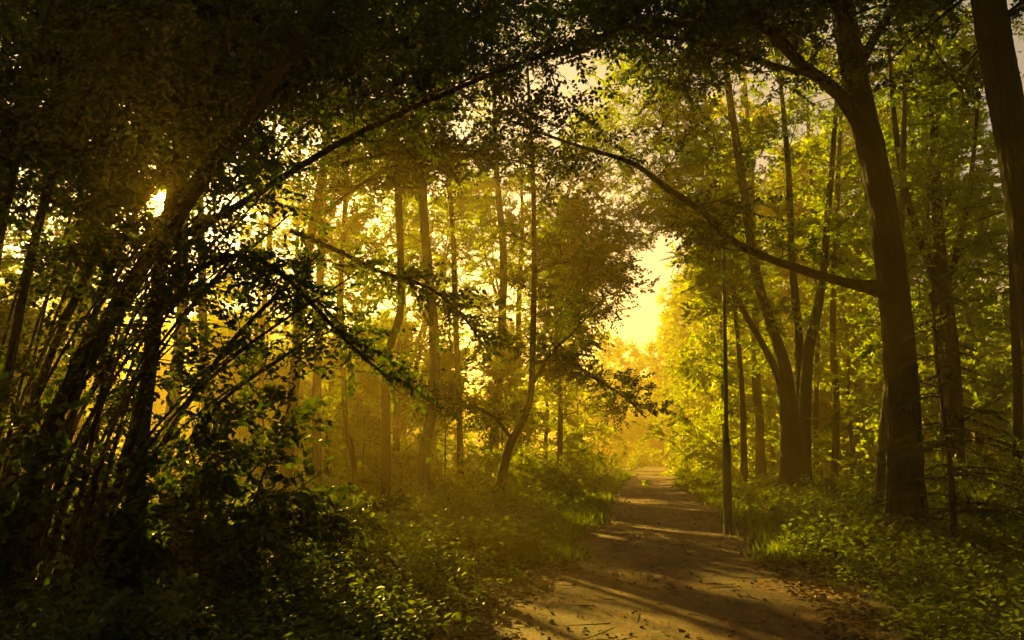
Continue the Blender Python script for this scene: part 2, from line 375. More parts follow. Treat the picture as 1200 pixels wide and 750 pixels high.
def roots(g, base, r, rng, n=7):
    for j in range(n):
        a = 2*math.pi*(j+rng.uniform(-.25, .25))/n; L_ = r*rng.uniform(1.8, 3.2); d = np.array([math.cos(a), math.sin(a)])
        q = np.array([[*(d*r*.55), r*1.5], [*(d*r*1.05), r*.62], [*(d*r*1.05+d*L_*.35), r*.22], [*(d*r*1.05+d*L_), -.12]])
        q = smooth_line(q, 5); tube(g, q, np.linspace(r*.34, r*.10, len(q)), 10, rng, .05)
class HandTree:
    def __init__(s, name, label, cat, base, group=None, bark=BARK, leaf=LEAF_MID, seed=0):
        s.base = np.array(base, float); s.t = thing(name, label, cat, s.base, group); s.bark, s.leaf = bark, leaf
        s.rng = np.random.default_rng(seed); s.gt, s.gl = Geo(), Geo(); s.parts = []; s.own = {}
    def stem(s, pts, rad, part=None, sides=10, rough=.03, furrow=0.):
        g = s.gt
        if part:
            g = Geo(); s.parts.append((part, g)); s.own[id(pts)] = (g, pts)
        tube(g, pts-s.base, rad, sides, s.rng, rough, furrow)
        return pts
    def geo(s, line): return s.own[id(line)][0] if id(line) in s.own else s.gt
    def side_boughs(s, line, m, ln, lo=.3, hi=1., el=.3, droop=0., r=.02, twigs=10, k=16, size=.09, shape=1, tw=(.3, .5), keep=None, trop=.03, flat=.75):
        q, T, u = along(line, m, s.rng, lo, hi); G = s.geo(line)
        for j in range(m):
            a = s.rng.random()*2*math.pi
            b_ = bough(q[j], [math.cos(a), math.sin(a), el+s.rng.normal(0, .25)], ln*(.5+.7*s.rng.random()), s.rng, 6, .17, trop)
            tube(G, b_-s.base, np.linspace(r, .005, len(b_)), 5)
            s.twigs(b_, twigs, k, size, shape, tw, .15, 1., droop, keep, flat, G)
    def twigs(s, line, m, k=16, size=.09, shape=1, tw=(.3, .5), lo=0., hi=1., droop=.25, keep=None, flat=.75, into=None):
        p, T, u = along(line, m, s.rng, lo, hi)
        kp = (lambda P, b=s.base: keep(P+b)) if keep else None
        # leaves are tested in world space, then moved to the thing's own coordinates
        gl, gt = Geo(), Geo()
        spray(gl, gt, p, outward(T, s.rng), tw[0]+tw[1]*s.rng.random(m), s.rng, k, size, shape, .004, flat, droop, keep)
        for a_, b_ in ((gl, s.gl), (gt, into or s.geo(line))):
            for v, f, t_ in zip(a_.v, a_.f, a_.t):
                b_.add(v-s.base, f - 0, t_) if len(a_.v) == 1 else None
        if len(gt.v) > 1: raise RuntimeError
    def done(s, trunk='trunk', crown='crown'):
        if s.gt.v: s.gt.build(trunk, s.bark, s.t, True)
        for pn, g in s.parts: g.build(pn, s.bark, s.t, True)
        if s.gl.v: s.gl.build(crown, s.leaf, s.t)

def reach_over(T, foot, tips, nb=26, size=.12, ln=1.5, r0=.05):
    for tip in tips:
        s0 = np.array(foot); t1 = np.array(at(*tip)); mid = (s0+t1)/2 + [0, 0, .9]
        q = smooth_line(np.vstack([s0, mid, t1]), 7); T.stem(q, np.linspace(r0, .008, len(q)), 'branch', 6, .03)
        T.side_boughs(q, nb, ln, .15, 1, .1, .3, .012, 12, 16, size, 1)

# --- the big trunk right of the lamp, with its long bough over the path
Y = 13.2
p, r = limb([(1064, 640), (1060, 520), (1053, 400), (1042, 300), (1026, 200), (1004, 100), (986, 0), (968, -120), (955, -280), (948, -430)], Y, [39, 37, 35, 33, 32, 30, 27, 23, 16, 8], 22, wob=.06, seed=1)
p, r = to_ground(p, r)
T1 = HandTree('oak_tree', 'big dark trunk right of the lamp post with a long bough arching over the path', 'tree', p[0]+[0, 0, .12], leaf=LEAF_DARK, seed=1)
T1.stem(p, r, 'trunk', 64, 0, .07); roots(T1.geo(p), np.zeros(3), .30, T1.rng)
b1, rb = limb([(1052, 340), (1000, 333), (930, 313), (880, 294), (850, 276), (825, 250), (780, 219), (740, 191), (690, 175), (640, 158), (590, 138)], Y, [30, 13, 10, 9.5, 8.5, 8, 7.5, 6, 4.5, 3.5, 2.5], 7, wob=.16, seed=2, dY=-1.5); T1.stem(b1, rb, 'branch', 14, .07)
b2, rb2 = limb([(1024, 172), (985, 112), (940, 76), (905, 38), (870, 0), (835, -50), (800, -120)], Y, [26, 17, 15, 14, 12, 9, 6], wob=.05, seed=3, dY=-1); T1.stem(b2, rb2, 'branch', 14, .07)
b3, rb3 = limb([(962, 92), (920, 80), (870, 66), (820, 50), (770, 42), (720, 20)], Y-.35, [8, 6, 5, 4, 3], wob=.05, seed=4, dY=-.6); T1.stem(b3, rb3, 'branch', 7, .04)
b4, rb4 = limb([(1006, 78), (1024, 46), (1046, 10), (1075, -40), (1110, -110)], Y, [14, 10, 8, 6], seed=5, dY=-.8); T1.stem(b4, rb4, 'branch', 7, .04)
for ln_, m_ in ((b2, 26), (b3, 12), (b4, 16)): T1.side_boughs(ln_, m_, 1.3, .15, 1, .1, .3, .014, 9, 14, .085, 2)
T1.side_boughs(b1, 30, .9, .25, 1, .15, .25, .010, 7, 13, .08, 2)
reach_over(T1, b2[14], [(800, 100, 14), (850, 40, 14.5)], 22, .085, 1.1, .03); reach_over(T1, b2[24], [(700, -20, 12.5), (740, 50, 12), (660, 40, 12), (780, 110, 12.5)], 26, .085, 1.2, .03); reach_over(T1, p[int(np.argmin(abs(p[:, 2]-9.3)))], [(930, 0, 13.6), (1100, 30, 13.4), (1130, 110, 13.8), (900, 60, 14.2)], 20, .085, 1.0, .03)
T1.side_boughs(p, 46, 3.2, .62, 1, .2, .3, .03, 14, 16, .10, 1)
T1.done('twig')

# --- trunk leaving the frame at the right edge
Y = 10.8
p, r = limb([(1262, 640), (1240, 520), (1224, 420), (1208, 300), (1190, 180), (1168, 60), (1152, -40), (1135, -180), (1120, -330), (1110, -480)], Y, [46, 42, 40, 39, 38, 38, 36, 30, 20, 8], 22, wob=.05, seed=6)
p, r = to_ground(p, r)
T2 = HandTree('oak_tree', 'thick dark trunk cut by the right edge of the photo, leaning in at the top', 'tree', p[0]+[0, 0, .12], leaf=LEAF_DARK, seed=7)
T2.stem(p, r, 'trunk', 64, 0, .07); roots(T2.geo(p), np.zeros(3), .30, T2.rng); T2.side_boughs(p, 56, 2.6, .5, 1, .15, .3, .03, 13, 16, .10, 1); T2.done('branch')

# --- many-stemmed tree behind the lamp post
Y = 29
T3 = HandTree('maple_tree', 'tree behind the lamp post whose trunk splits low into several spreading stems', 'tree', at(931, 578, Y)*[1, 1, 0], leaf=LEAF_MID, bark=BARK, seed=8)
st = []
for i_, (px, ws) in enumerate([([(924, 578), (922, 500), (916, 455), (900, 415), (870, 362), (838, 300), (805, 252), (778, 205)], [22, 18, 10, 8, 6, 3]),
               ([(928, 578), (926, 480), (920, 430), (905, 385), (886, 320), (872, 225), (856, 120), (846, 30), (840, -60)], [22, 17, 15, 13, 10, 4]),
               ([(942, 578), (943, 480), (948, 410), (962, 340), (970, 250), (978, 150), (985, 50)], [20, 17, 13, 9, 4]),
               ([(936, 578), (938, 470), (936, 400), (928, 300), (924, 200), (915, 100), (905, 0)], [16, 14, 10, 8, 3])]):
    p, r = limb(px, Y + .15*i_, ws, wob=.12, seed=20+i_); r = r*.82; p, r = to_ground(p, r); T3.stem(p, r, 'trunk', 9, .03); st.append(p)
for p in st: T3.side_boughs(p, 30, 2.2, .46, 1, .3, .2, .02, 12, 16, .12, 1); T3.side_boughs(p, 22, 2.4, .78, 1, .3, .2, .02, 12, 16, .12, 1)
T3.done('branch')

# --- thinner trees that can be told apart
def slim(px, Y, ws, name, label, seed, leaf=LEAF_MID, bark=BARK, nb=26, ln=1.8, lo=.35, size=.11, forks=(), group=None, twigs=10, nfork=10):
    p, r = limb(px, Y, ws, wob=.08, seed=seed); p, r = to_ground(p, r)
    r = r*.86; T = HandTree(name, label, 'tree', p[0]+[0, 0, .12], group, bark, leaf, seed)
    T.stem(p, r, 'trunk', 9, .03)
    for i_, (fp, fw) in enumerate(forks):
        q, rq = limb(fp, Y, fw, wob=.05, seed=seed*7+i_); T.stem(q, rq, 'branch', 7, .03); T.side_boughs(q, nfork, ln*.7, .2, 1, .15, .3, .012, twigs, 14, size)
    T.side_boughs(p, nb, ln, lo, 1, .25, .2, .018, twigs, 16, size); T.done('twig')
    return T
slim([(450, 632), (452, 540), (452, 450), (456, 410), (468, 370), (470, 330), (467, 240), (463, 150), (462, 40), (455, -80)], 19, [14, 12, 11, 10, 9, 5], 'ash_tree', 'darkest slender trunk left of the path, kinked halfway up', 31, nb=22, lo=.5)
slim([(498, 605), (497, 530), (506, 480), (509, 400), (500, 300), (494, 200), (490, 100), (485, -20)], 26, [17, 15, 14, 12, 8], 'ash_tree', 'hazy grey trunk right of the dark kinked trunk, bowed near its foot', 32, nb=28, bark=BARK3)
slim([(412, 620), (416, 556), (406, 500), (402, 430), (400, 330), (405, 220), (412, 100)], 22, [9, 8, 7, 6, 4], 'ash_tree', 'thin crooked trunk just left of the dark kinked trunk', 33, nb=20)
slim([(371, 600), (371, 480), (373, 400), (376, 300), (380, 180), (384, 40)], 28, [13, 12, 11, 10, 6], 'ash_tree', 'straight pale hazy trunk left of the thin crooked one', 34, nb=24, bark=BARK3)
slim([(346, 590), (348, 480), (345, 380), (350, 240), (352, 100)], 33, [6, 5, 5, 4], 'ash_tree', 'pole-thin straight trunk behind the tip of the dark leafy bush', 35, nb=16)
slim([(586, 570), (596, 525), (612, 494), (622, 460), (625, 380), (626, 290), (624, 190), (618, 80)], 23, [13, 11, 10, 8, 7, 4], 'hornbeam_tree', 'small leaning tree at the left edge of the path with leafy boughs hanging over it', 36, leaf=LEAF_DARK, nb=26, ln=1.6, lo=.3, twigs=11, nfork=24,
     forks=[([(624, 450), (648, 412), (676, 385), (704, 352)], [5, 4, 2]), ([(600, 515), (580, 490), (545, 472), (500, 462), (470, 462)], [5, 4, 2]),
            ([(622, 425), (665, 425), (700, 445), (735, 468), (757, 490)], [5, 4, 2]), ([(626, 320), (655, 308), (690, 312), (722, 332)], [5, 4, 2])])
slim([(892, 566), (890, 500), (886, 440), (884, 330), (880, 200), (870, 60)], 38, [14, 12, 11, 9, 5], 'ash_tree', 'hazy straight trunk between the lamp post and the many-stemmed tree', 37, bark=BARK3, nb=22)
slim([(1028, 602), (1034, 520), (1041, 450), (1048, 380), (1054, 300), (1058, 200), (1060, 90)], 18, [13, 12, 11, 10, 6], 'birch_tree', 'thin pale trunk leaning against the view just left of the big dark trunk', 38, bark=BARK3, nb=20)
slim([(1122, 590), (1120, 480), (1114, 390), (1104, 320), (1098, 240), (1094, 140), (1088, 20)], 19, [20, 18, 17, 14, 8], 'ash_tree', 'forked tree standing behind the little spruce', 39, nb=34, ln=2.,
     forks=[([(1112, 370), (1082, 290), (1060, 220), (1046, 120), (1040, 20)], [10, 8, 4]), ([(1108, 340), (1130, 260), (1142, 170), (1150, 60)], [8, 6, 3])])
slim([(1192, 580), (1193, 470), (1190, 390), (1186, 300), (1180, 150)], 17, [13, 12, 11, 8], 'ash_tree', 'slim trunk half hidden beside the right edge trunk', 40, nb=24)
slim([(978, 570), (980, 480), (976, 380), (980, 260), (986, 120)], 34, [10, 9, 8, 5], 'ash_tree', 'slim hazy trunk right of the many-stemmed tree', 41, nb=22)
slim([(957, 566), (956, 480), (958, 380), (952, 260), (946, 120)], 37, [8, 7, 6, 4], 'ash_tree', 'very thin trunk close behind the many-stemmed tree', 42, nb=18)
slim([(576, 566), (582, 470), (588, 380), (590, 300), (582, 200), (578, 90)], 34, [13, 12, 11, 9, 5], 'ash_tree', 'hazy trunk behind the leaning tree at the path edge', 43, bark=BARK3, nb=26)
slim([(243, 590), (242, 480), (238, 380), (236, 280), (232, 150)], 24, [14, 12, 11, 8], 'ash_tree', 'upright trunk seen through the dark arching shrub below the sun', 44, nb=20)
slim([(305, 590), (306, 480), (308, 380), (316, 280), (322, 130)], 27, [9, 8, 7, 5], 'ash_tree', 'slim upright trunk behind the hanging dark bough', 45, nb=18)
slim([(540, 585), (538, 480), (534, 380), (530, 260), (518, 140), (510, 0)], 30, [9, 8, 7, 5], 'ash_tree', 'straight slim trunk left of the leaning path edge tree', 46, nb=24)

# --- the dark arching shrub in the left foreground
Y = 8.2
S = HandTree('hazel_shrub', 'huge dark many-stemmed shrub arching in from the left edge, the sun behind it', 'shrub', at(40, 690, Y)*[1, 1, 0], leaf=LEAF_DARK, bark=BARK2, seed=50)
main = [([(14, 650), (58, 505), (110, 402), (185, 285), (252, 188), (335, 72), (400, -25), (470, -140)], [26, 25, 24, 22, 16, 10], 0.),
        ([(80, 668), (140, 555), (170, 450), (181, 370), (184, 310), (203, 262), (238, 210)], [20, 18, 15, 11, 8, 4], .05),
        ([(-30, 620), (4, 470), (30, 330), (62, 205), (112, 88), (170, -15), (240, -140)], [15, 14, 12, 10, 6], -.8),
        ([(-20, 660), (30, 500), (66, 400), (112, 300), (160, 185), (232, 80), (330, -20), (420, -120)], [14, 12, 11, 9, 5], .9),
        ([(30, 680), (70, 560), (95, 440), (120, 340), (170, 230), (230, 160), (300, 60), (370, -60)], [12, 11, 9, 7, 4], 1.6),
        ([(-60, 600), (-30, 420), (-5, 300), (20, 190), (45, 60), (85, -80)], [14, 12, 10, 6], -1.2),
        ([(100, 680), (160, 570), (225, 465), (272, 400), (330, 340), (375, 296)], [10, 9, 7, 4], .2),
        ([(110, 680), (190, 560), (260, 470), (330, 420), (395, 372)], [8, 7, 5, 3], .8)]
lines = []
for i_, (px, ws, dY) in enumerate(main):
    p, r = limb(px, Y, ws, wob=.12, seed=60+i_, dY=dY); r = r*.78; p, r = to_ground(p, r); S.stem(p, r, 'stem', 8, .04); lines.append(p)
h2, r2 = limb([(184, 288), (228, 268), (270, 246), (350, 196), (420, 156), (520, 110), (640, 62), (740, 30)], Y, [11, 10, 8, 6, 4], wob=.06, seed=70, dY=.8); S.stem(h2, r2, 'stem', 7, .03)
h3, r3 = limb([(205, 330), (270, 300), (318, 312), (352, 342), (395, 388), (425, 418), (452, 440)], Y, [7, 6, 5, 3], wob=.04, seed=71, dY=.4); S.stem(h3, r3, 'stem', 6, .03)
h4, r4 = limb([(340, 270), (400, 296), (440, 316), (500, 336), (540, 368), (572, 412)], Y+1, [6, 5, 4, 2], wob=.04, seed=72, dY=.6); S.stem(h4, r4, 'stem', 6, .03)
# thin suckers
for j in range(34):
    x0 = S.rng.uniform(-40, 110); x1 = x0 + S.rng.uniform(60, 330); ln_ = S.rng.uniform(250, 560)
    p, r = limb([(x0, 670), (x0+(x1-x0)*.22, 670-ln_*.4), (x0+(x1-x0)*.55, 670-ln_*.72), (x1, 670-ln_)], Y+S.rng.uniform(-1, 1.8), [6, 4, 3, 2], wob=.1, seed=80+j)
    p, r = to_ground(p, r); S.stem(p, r, None, 5, 0); lines.append(p)
for p in lines[:6]: S.side_boughs(p, 20, 1.0, .45, 1, .1, .3, .010, 9, 13, .075, 2)
for p in lines[6:8]: S.side_boughs(p, 7, .6, .3, 1, .1, .3, .008, 7, 12, .075, 2)
for p in lines[8:]: S.side_boughs(p, 3, .6, .45, 1, .1, .3, .006, 6, 12, .075, 2)
S.twigs(h3, 70, 12, .08, 2, (.2, .5), .2, 1, .5); S.twigs(h4, 90, 12, .08, 2, (.2, .45), .3, 1, .5)
S.side_boughs(h3, 8, .5, .2, 1, -.1, .4, .006, 8, 13, .08, 2)
S.side_boughs(h2, 30, .9, .35, 1, .2, .2, .008, 7, 13, .075, 2)
S.done('twig', 'foliage')

# --- dark roof of leaves: two tall overhanging trees left of the path, their trunks among the shrubs
def overhang(base_px, Y, tips, seed, label, H=11, nb=34):
    b = at(*base_px, Y); p = np.array([[b[0], b[1], -.15], [b[0]+.1, b[1], 2.5], [b[0]+.3, b[1]-.1, 5.5], [b[0]+.7, b[1]-.2, 8.5], [b[0]+1.2, b[1], H]])
    p = smooth_line(p, 5); r = np.linspace(.15, .04, len(p))
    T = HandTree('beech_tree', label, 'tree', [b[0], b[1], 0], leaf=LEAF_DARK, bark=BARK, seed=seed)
    T.stem(p, r*(1+.6*np.exp(-np.maximum(p[:, 2], 0)/.3)), 'trunk', 10, .04)
    for j, (hz, tip) in enumerate(tips):
        s0 = p[np.argmin(abs(p[:, 2]-hz))]; t1 = np.array(at(*tip))
        mid = (s0+t1)/2 + [0, 0, .5]
        q = smooth_line(np.vstack([s0, mid, t1]), 7); T.stem(q, np.linspace(.06, .008, len(q)), 'branch', 6, .03)
        T.side_boughs(q, nb, 1.5, .2, 1, .05, .3, .012, 11, 15, .09, 1)
    T.side_boughs(p, 30, 2.6, .5, 1, .2, .2, .02, 12, 16, .10, 1)
    T.done('twig'); return T
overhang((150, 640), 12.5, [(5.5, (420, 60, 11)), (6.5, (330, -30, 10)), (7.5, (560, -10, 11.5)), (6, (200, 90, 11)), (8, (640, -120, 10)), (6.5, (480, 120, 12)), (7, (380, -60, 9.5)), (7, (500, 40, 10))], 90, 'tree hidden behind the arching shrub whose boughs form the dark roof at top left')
overhang((-60, 640), 11, [(5.5, (60, 40, 10)), (6.5, (120, -40, 10)), (5, (40, 140, 10)), (7.5, (260, 20, 10)), (6.5, (180, 10, 9.5))], 92, 'tree at the left edge behind the arching shrub, its boughs darkening the top left corner')
overhang((330, 615), 17, [(7.5, (640, 70, 15)), (8.5, (700, -20, 14)), (9, (560, 20, 14)), (6.5, (560, 180, 16)), (7.5, (650, 200, 17)), (9, (800, -60, 13))], 91, 'tree left of the path whose boughs close the roof of leaves above its middle', 13)

def edge_tree(px, Y, H, tips, seed, label, leaf=LEAF_MID, rr=.15, nb=26, size=.12, crown=40):
    b = at(px, 560, Y); b[2] = float(ground_z(b[0], b[1])); T = HandTree('beech_tree', label, 'tree', b, leaf=leaf, bark=BARK, seed=seed)
    p = smooth_line(b + np.array([[0, 0, -.12], [.1, .1, H*.3], [-.1, .1, H*.65], [.1, 0, H]]), 6); T.stem(p, np.linspace(rr, .03, len(p))*(1+.6*np.exp(-np.linspace(0, H, len(p))/.35)), 'trunk', 10, .03)
    for hz, tip in tips: reach_over(T, p[np.argmin(abs(p[:, 2]-hz))], [tip], nb, size)
    T.side_boughs(p, crown, 2.4, .25, 1, .25, .2, .02, 13, 16, size, 1); T.done('twig')
edge_tree(872, 33, 15, [(9, (770, 200, 30)), (10, (720, 150, 30)), (11, (790, 120, 31)), (8, (800, 260, 32)), (12, (740, 60, 29)), (7, (830, 330, 33)), (12, (800, 30, 29)), (11, (700, 90, 29)), (9, (740, 255, 32)), (13, (690, 20, 28))], 120, 'leafy tree overhanging the path from behind the lamp post', LEAF_MID)
edge_tree(655, 36, 13, [(8, (715, 250, 35)), (9, (745, 190, 35)), (10, (760, 130, 36)), (7, (700, 290, 35)), (6, (680, 350, 36)), (8, (745, 270, 36)), (9, (790, 230, 37)), (11, (700, 130, 36)), (12, (730, 90, 36)), (9, (690, 210, 35)), (7, (715, 315, 37)), (8.5, (730, 295, 36)), (9, (752, 285, 37))], 121, 'tree left of the path reaching over it above the bright gap', LEAF_MID)

# --- tall dense trees between the shrub and the low sun; they keep the near end of the path in shade
for i_, (x_, y_, h_, lab) in enumerate([(-9.5, 22, 19, 'tall dense tree behind the arching shrub, right of the sun'), (-14, 26, 20, 'tall dense tree behind the arching shrub, left of the sun'),
        (-18.5, 33, 21, 'tall dense tree far behind the left edge of the arching shrub'), (-20, 24, 19, 'tall dense tree beyond the left edge stems of the arching shrub')]):
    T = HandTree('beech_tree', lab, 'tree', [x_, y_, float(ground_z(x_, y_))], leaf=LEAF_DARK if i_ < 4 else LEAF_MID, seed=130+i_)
    p = smooth_line(T.base + np.array([[0, 0, -.15], [.2*(-1)**i_, .1, h_*.3], [-.15, .1, h_*.65], [.2, 0, h_]]), 7)
    T.stem(p, np.linspace(.21, .03, len(p))*(1+.6*np.exp(-np.linspace(0, h_, len(p))/.4)), 'trunk', 12, .03)
    T.side_boughs(p, 46, 3.4, .42, 1, .25, .2, .03, 16, 20, .17, 1, (.5, .6)); T.done('twig')

# --- leafy bush, bottom left
def near_bush(px, Y, H, R, seed, label, leaf=LEAF_DARK, stems=16, size=.085, ntw=24):
    b = at(*px, Y); T = HandTree('leafy_bush', label, 'bush', [b[0], b[1], float(ground_z(b[0], b[1]))], leaf=leaf, bark=BARK2, seed=seed)
    for s_ in range(stems):
        a = T.rng.random()*2*math.pi; sp = T.rng.random()**.5
        q = bough(T.base+[.2*math.cos(a), .2*math.sin(a), -.05], [math.cos(a)*sp*R/H*1.3, math.sin(a)*sp*R/H*1.3, 1], H*(.7+.5*T.rng.random()), T.rng, 8, .12, -.06)
        T.stem(q, np.linspace(.018, .005, len(q)), None, 5, 0)
        T.twigs(q, ntw, 12, size, 2, (.2, .4), .12, 1., .4)
    T.done('stem', 'foliage')
near_bush((195, 660), 8.6, 2.3, 1.7, 101, 'dark broad-leaved bush in front of the arching shrub', size=.10, stems=24, ntw=32)
near_bush((20, 700), 7.4, 1.4, 1.1, 102, 'black-green bush at the foot of the arching shrub, at the left edge')
near_bush((300, 660), 10, .9, 1.1, 103, 'low dark bush right of the broad-leaved bush')
near_bush((400, 660), 12.5, .7, 1.0, 104, 'low bush below the thin crooked trunk', LEAF_LOW)
near_bush((110, 720), 6.2, .8, .9, 105, 'small dim bush in the bottom left corner')

# --- little spruce at the right
b = at(1119, 640, 12.2); SP = HandTree('spruce_tree', 'little dark spruce with drooping boughs right of the big trunk', 'tree', [b[0], b[1], float(ground_z(b[0], b[1]))], leaf=NEEDLE, bark=BARK2, seed=110)
ht = 4.4; p = smooth_line(SP.base + np.array([[0, 0, -.1], [.03, 0, 1.4], [0, .04, 2.9], [.02, 0, ht]]), 5); SP.stem(p, np.linspace(.06, .008, len(p)), 'trunk', 8, .02)
for j in range(60):
    u = .12 + .86*SP.rng.random(); a = SP.rng.random()*2*math.pi; ln_ = 1.35*(1-u)+.15
    q = bough(SP.base+[0, 0, u*ht], [math.cos(a), math.sin(a), .15], ln_, SP.rng, 6, .05, -.09)
    tube(SP.gt, q-SP.base, np.linspace(.012, .004, len(q)), 4)
    pp, T, uu_ = along(q, int(8+16*ln_), SP.rng, .1, 1.)
    side = unit(np.cross(T, [0, 0, 1.]))*np.where(SP.rng.random(len(T)) < .5, 1, -1)[:, None]
    D = unit(T*.7+side*.8+[0, 0, -.25]); lnn = .12+.16*SP.rng.random(len(T))
    twig_tubes(SP.gt, pp-SP.base, pp+D*lnn[:, None]-SP.base, .003, .001)
    kk = 26; tt = np.linspace(.02, 1, kk); P = (pp[:, None]+(D*lnn[:, None])[:, None]*tt[None, :, None]).reshape(-1, 3)
    Dn = unit(np.repeat(D, kk, 0)*.5+SP.rng.normal(0, .6, (len(P), 3)))
    leaves(SP.gl, P-SP.base, Dn, SP.rng.normal(0, 1, P.shape), np.full(len(P), .028), np.full(len(P), .006), SP.rng, 1)
SP.done('branch', 'crown')

# ------------------------------------------------------------------ lamp post
b = at(853, 622, 16.2); x0, y0 = float(b[0]), float(b[1])
LP = thing('lamp_post', 'slim two-stage lamp post at the right edge of the path', 'lamp post', (x0, y0, 0)); LP.rotation_euler = (0, .028, 0)
def lathe(prof, sides=20):
    g = Geo(); z = np.array([q[1] for q in prof]); rr = np.array([q[0] for q in prof]); th = np.arange(sides)*2*math.pi/sides
    v = np.stack([rr[:, None]*np.cos(th), rr[:, None]*np.sin(th), z[:, None]*np.ones(sides)], -1).reshape(-1, 3)
    i = np.arange(len(prof)-1)[:, None]*sides; j = np.arange(sides)[None]; j2 = (j+1) % sides
    g.add(v, np.stack([i+j, i+j2, i+sides+j2, i+sides+j], -1).reshape(-1, 4)); return g
HT = 5.85
lathe([(.10, -.15), (.10, .02), (.088, .05), (.085, 1.70), (.080, 1.76), (.060, 1.80)]).build('base_section', POST, LP, True)
lathe([(.066, 1.79), (.070, 1.80), (.070, 1.86), (.062, 1.885), (.046, 1.90)]).build('collar', POST, LP, True)
lathe([(.046, 1.88), (.040, 4.2), (.034, HT-.02), (.036, HT), (.036, HT+.06), (.001, HT+.09)]).build('pole', POSTUP, LP, True)
def box(cx, cy_, cz, sx, sy, sz, bev=.15):
    """chamfered box"""
    g = Geo(); k = bev*min(sx, sy, sz); pr = [(-sz/2, k), (-sz/2+k, 0), (sz/2-k, 0), (sz/2, k)]; vv = []
    for z_, ins in pr:
        a_, b_ = sx/2-ins, sy/2-ins
        vv += [(-a_+k, -b_, z_), (a_-k, -b_, z_), (a_, -b_+k, z_), (a_, b_-k, z_), (a_-k, b_, z_), (-a_+k, b_, z_), (-a_, b_-k, z_), (-a_, -b_+k, z_)]
    vv = np.array(vv)+[cx, cy_, cz]; f = []
    for a_ in range(3):
        for j in range(8): f.append((a_*8+j, a_*8+(j+1) % 8, a_*8+8+(j+1) % 8, a_*8+8+j))
    for o_ in (0, 24):
        f += [(o_+0, o_+1, o_+2, o_+3), (o_+0, o_+3, o_+4, o_+7), (o_+4, o_+5, o_+6, o_+7)]
    g.add(vv, f); return g
box(0, -.083, 1.05, .07, .016, .34).build('service_door', POST, LP)
g = Geo(); tube(g, smooth_line([[0, 0, HT-.02], [-.05, -.01, HT+.06], [-.16, -.03, HT+.10], [-.24, -.04, HT+.10]], 4), np.full(13, .022), 8); g.build('bracket', POSTUP, LP, True)
hd = box(-.42, -.07, HT+.11, .46, .17, .10, .35).build('lamp_head', POSTUP, LP)
box(-.44, -.07, HT+.05, .34, .13, .04, .3).build('lamp_cover', GLASS, LP)

# ------------------------------------------------------------------ woods: copied trees
R = random.Random(5)
def pathdist(x, y): return x - float(path_x(np.float64(min(y, 105))))
def scatter(n, x0, x1, y0, y1, mind, test, placed):
    global R
    R = random.Random(int(x0*7+y0*13+n*3)); out = []; tries = 0; test0 = test; test = lambda x, y: test0(x, y) and not (y < 62 and abs(x-y*SUN[0]/SUN[1]) < 4.0)
    while len(out) < n and tries < 4000:
        tries += 1; x, y = R.uniform(x0, x1), R.uniform(y0, y1)
        if not test(x, y) or any((x-a)**2+(y-b)**2 < mind**2 for a, b in placed): continue
        out.append((x, y)); placed.append((x, y))
    return out
placed = []
GL, GR, GF = 'slender trees in the haze left of the path', 'slender trees in the haze right of the path', 'far trees beyond the end of the path'
for x, y in scatter(10, -30, 2, 21, 46, 3.4, lambda x, y: pathdist(x, y) < -4.2 and x > -.85*y and not (y < 42 and x > -.13*y), placed):
    plant(R.choice([0, 1, 2, 5]), x, y, R.uniform(0, 6.28), R.uniform(.85, 1.1), 'woodland_tree', 'slender dark tree standing in the golden haze left of the path', 'tree', GL)
for x, y in scatter(16, -60, 4, 48, 100, 5, lambda x, y: pathdist(x, y) < -4.5 and x > -.8*y and (y < 58 or x < -16), placed):
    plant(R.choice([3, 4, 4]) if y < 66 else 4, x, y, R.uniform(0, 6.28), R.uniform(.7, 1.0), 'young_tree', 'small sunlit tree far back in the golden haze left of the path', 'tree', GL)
for x, y in scatter(20, -50, -10, 56, 100, 4, lambda x, y: x > -.75*y and x < -.13*y-5, placed):
    plant(R.choice([3, 3, 4]), x, y, R.uniform(0, 6.28), R.uniform(.9, 1.2), 'young_tree', '', 'tree', GL)
for x, y in scatter(16, -24, -3, 36, 60, 2.4, lambda x, y: x > -.7*y and x < -.07*y, placed):
    plant(4, x, y, R.uniform(0, 6.28), R.uniform(.6, .95), 'sapling', '', 'tree', 'leafy saplings under the tall trees')
for x, y in scatter(44, 6, 66, 23, 100, 3.6, lambda x, y: pathdist(x, y) > 4.6 and x < .85*y+2 and not (y < 36 and .2 < x/y < .46), placed):
    plant(R.choice([0, 1, 2, 3, 5]), x, y, R.uniform(0, 6.28), R.uniform(.85, 1.1), 'woodland_tree', 'slender tree in the yellow green wood right of the path', 'tree', GR)
for x, y in scatter(22, -8, 44, 92, 125, 3.4, lambda x, y: x > 8, placed):
    gap_ = x/y < .2
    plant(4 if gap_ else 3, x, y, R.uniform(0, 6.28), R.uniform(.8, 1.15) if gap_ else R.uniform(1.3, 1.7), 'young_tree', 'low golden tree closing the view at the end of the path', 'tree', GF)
GU = 'leafy saplings under the tall trees'
for x, y in scatter(14, -34, 2, 24, 48, 2.6, lambda x, y: pathdist(x, y) < -4.6 and x > -.8*y, placed):
    plant(4, x, y, R.uniform(0, 6.28), R.uniform(.45, .8), 'sapling', 'leafy backlit sapling under the tall trees left of the path', 'tree', GU)
for x, y in scatter(16, 8, 44, 26, 60, 2.6, lambda x, y: pathdist(x, y) > 4.6 and x < .8*y+2 and not (y < 33 and .2 < x/y < .46), placed):
    plant(4, x, y, R.uniform(0, 6.28), R.uniform(.4, .75), 'sapling', 'leafy backlit sapling under the tall trees right of the path', 'tree', GU)
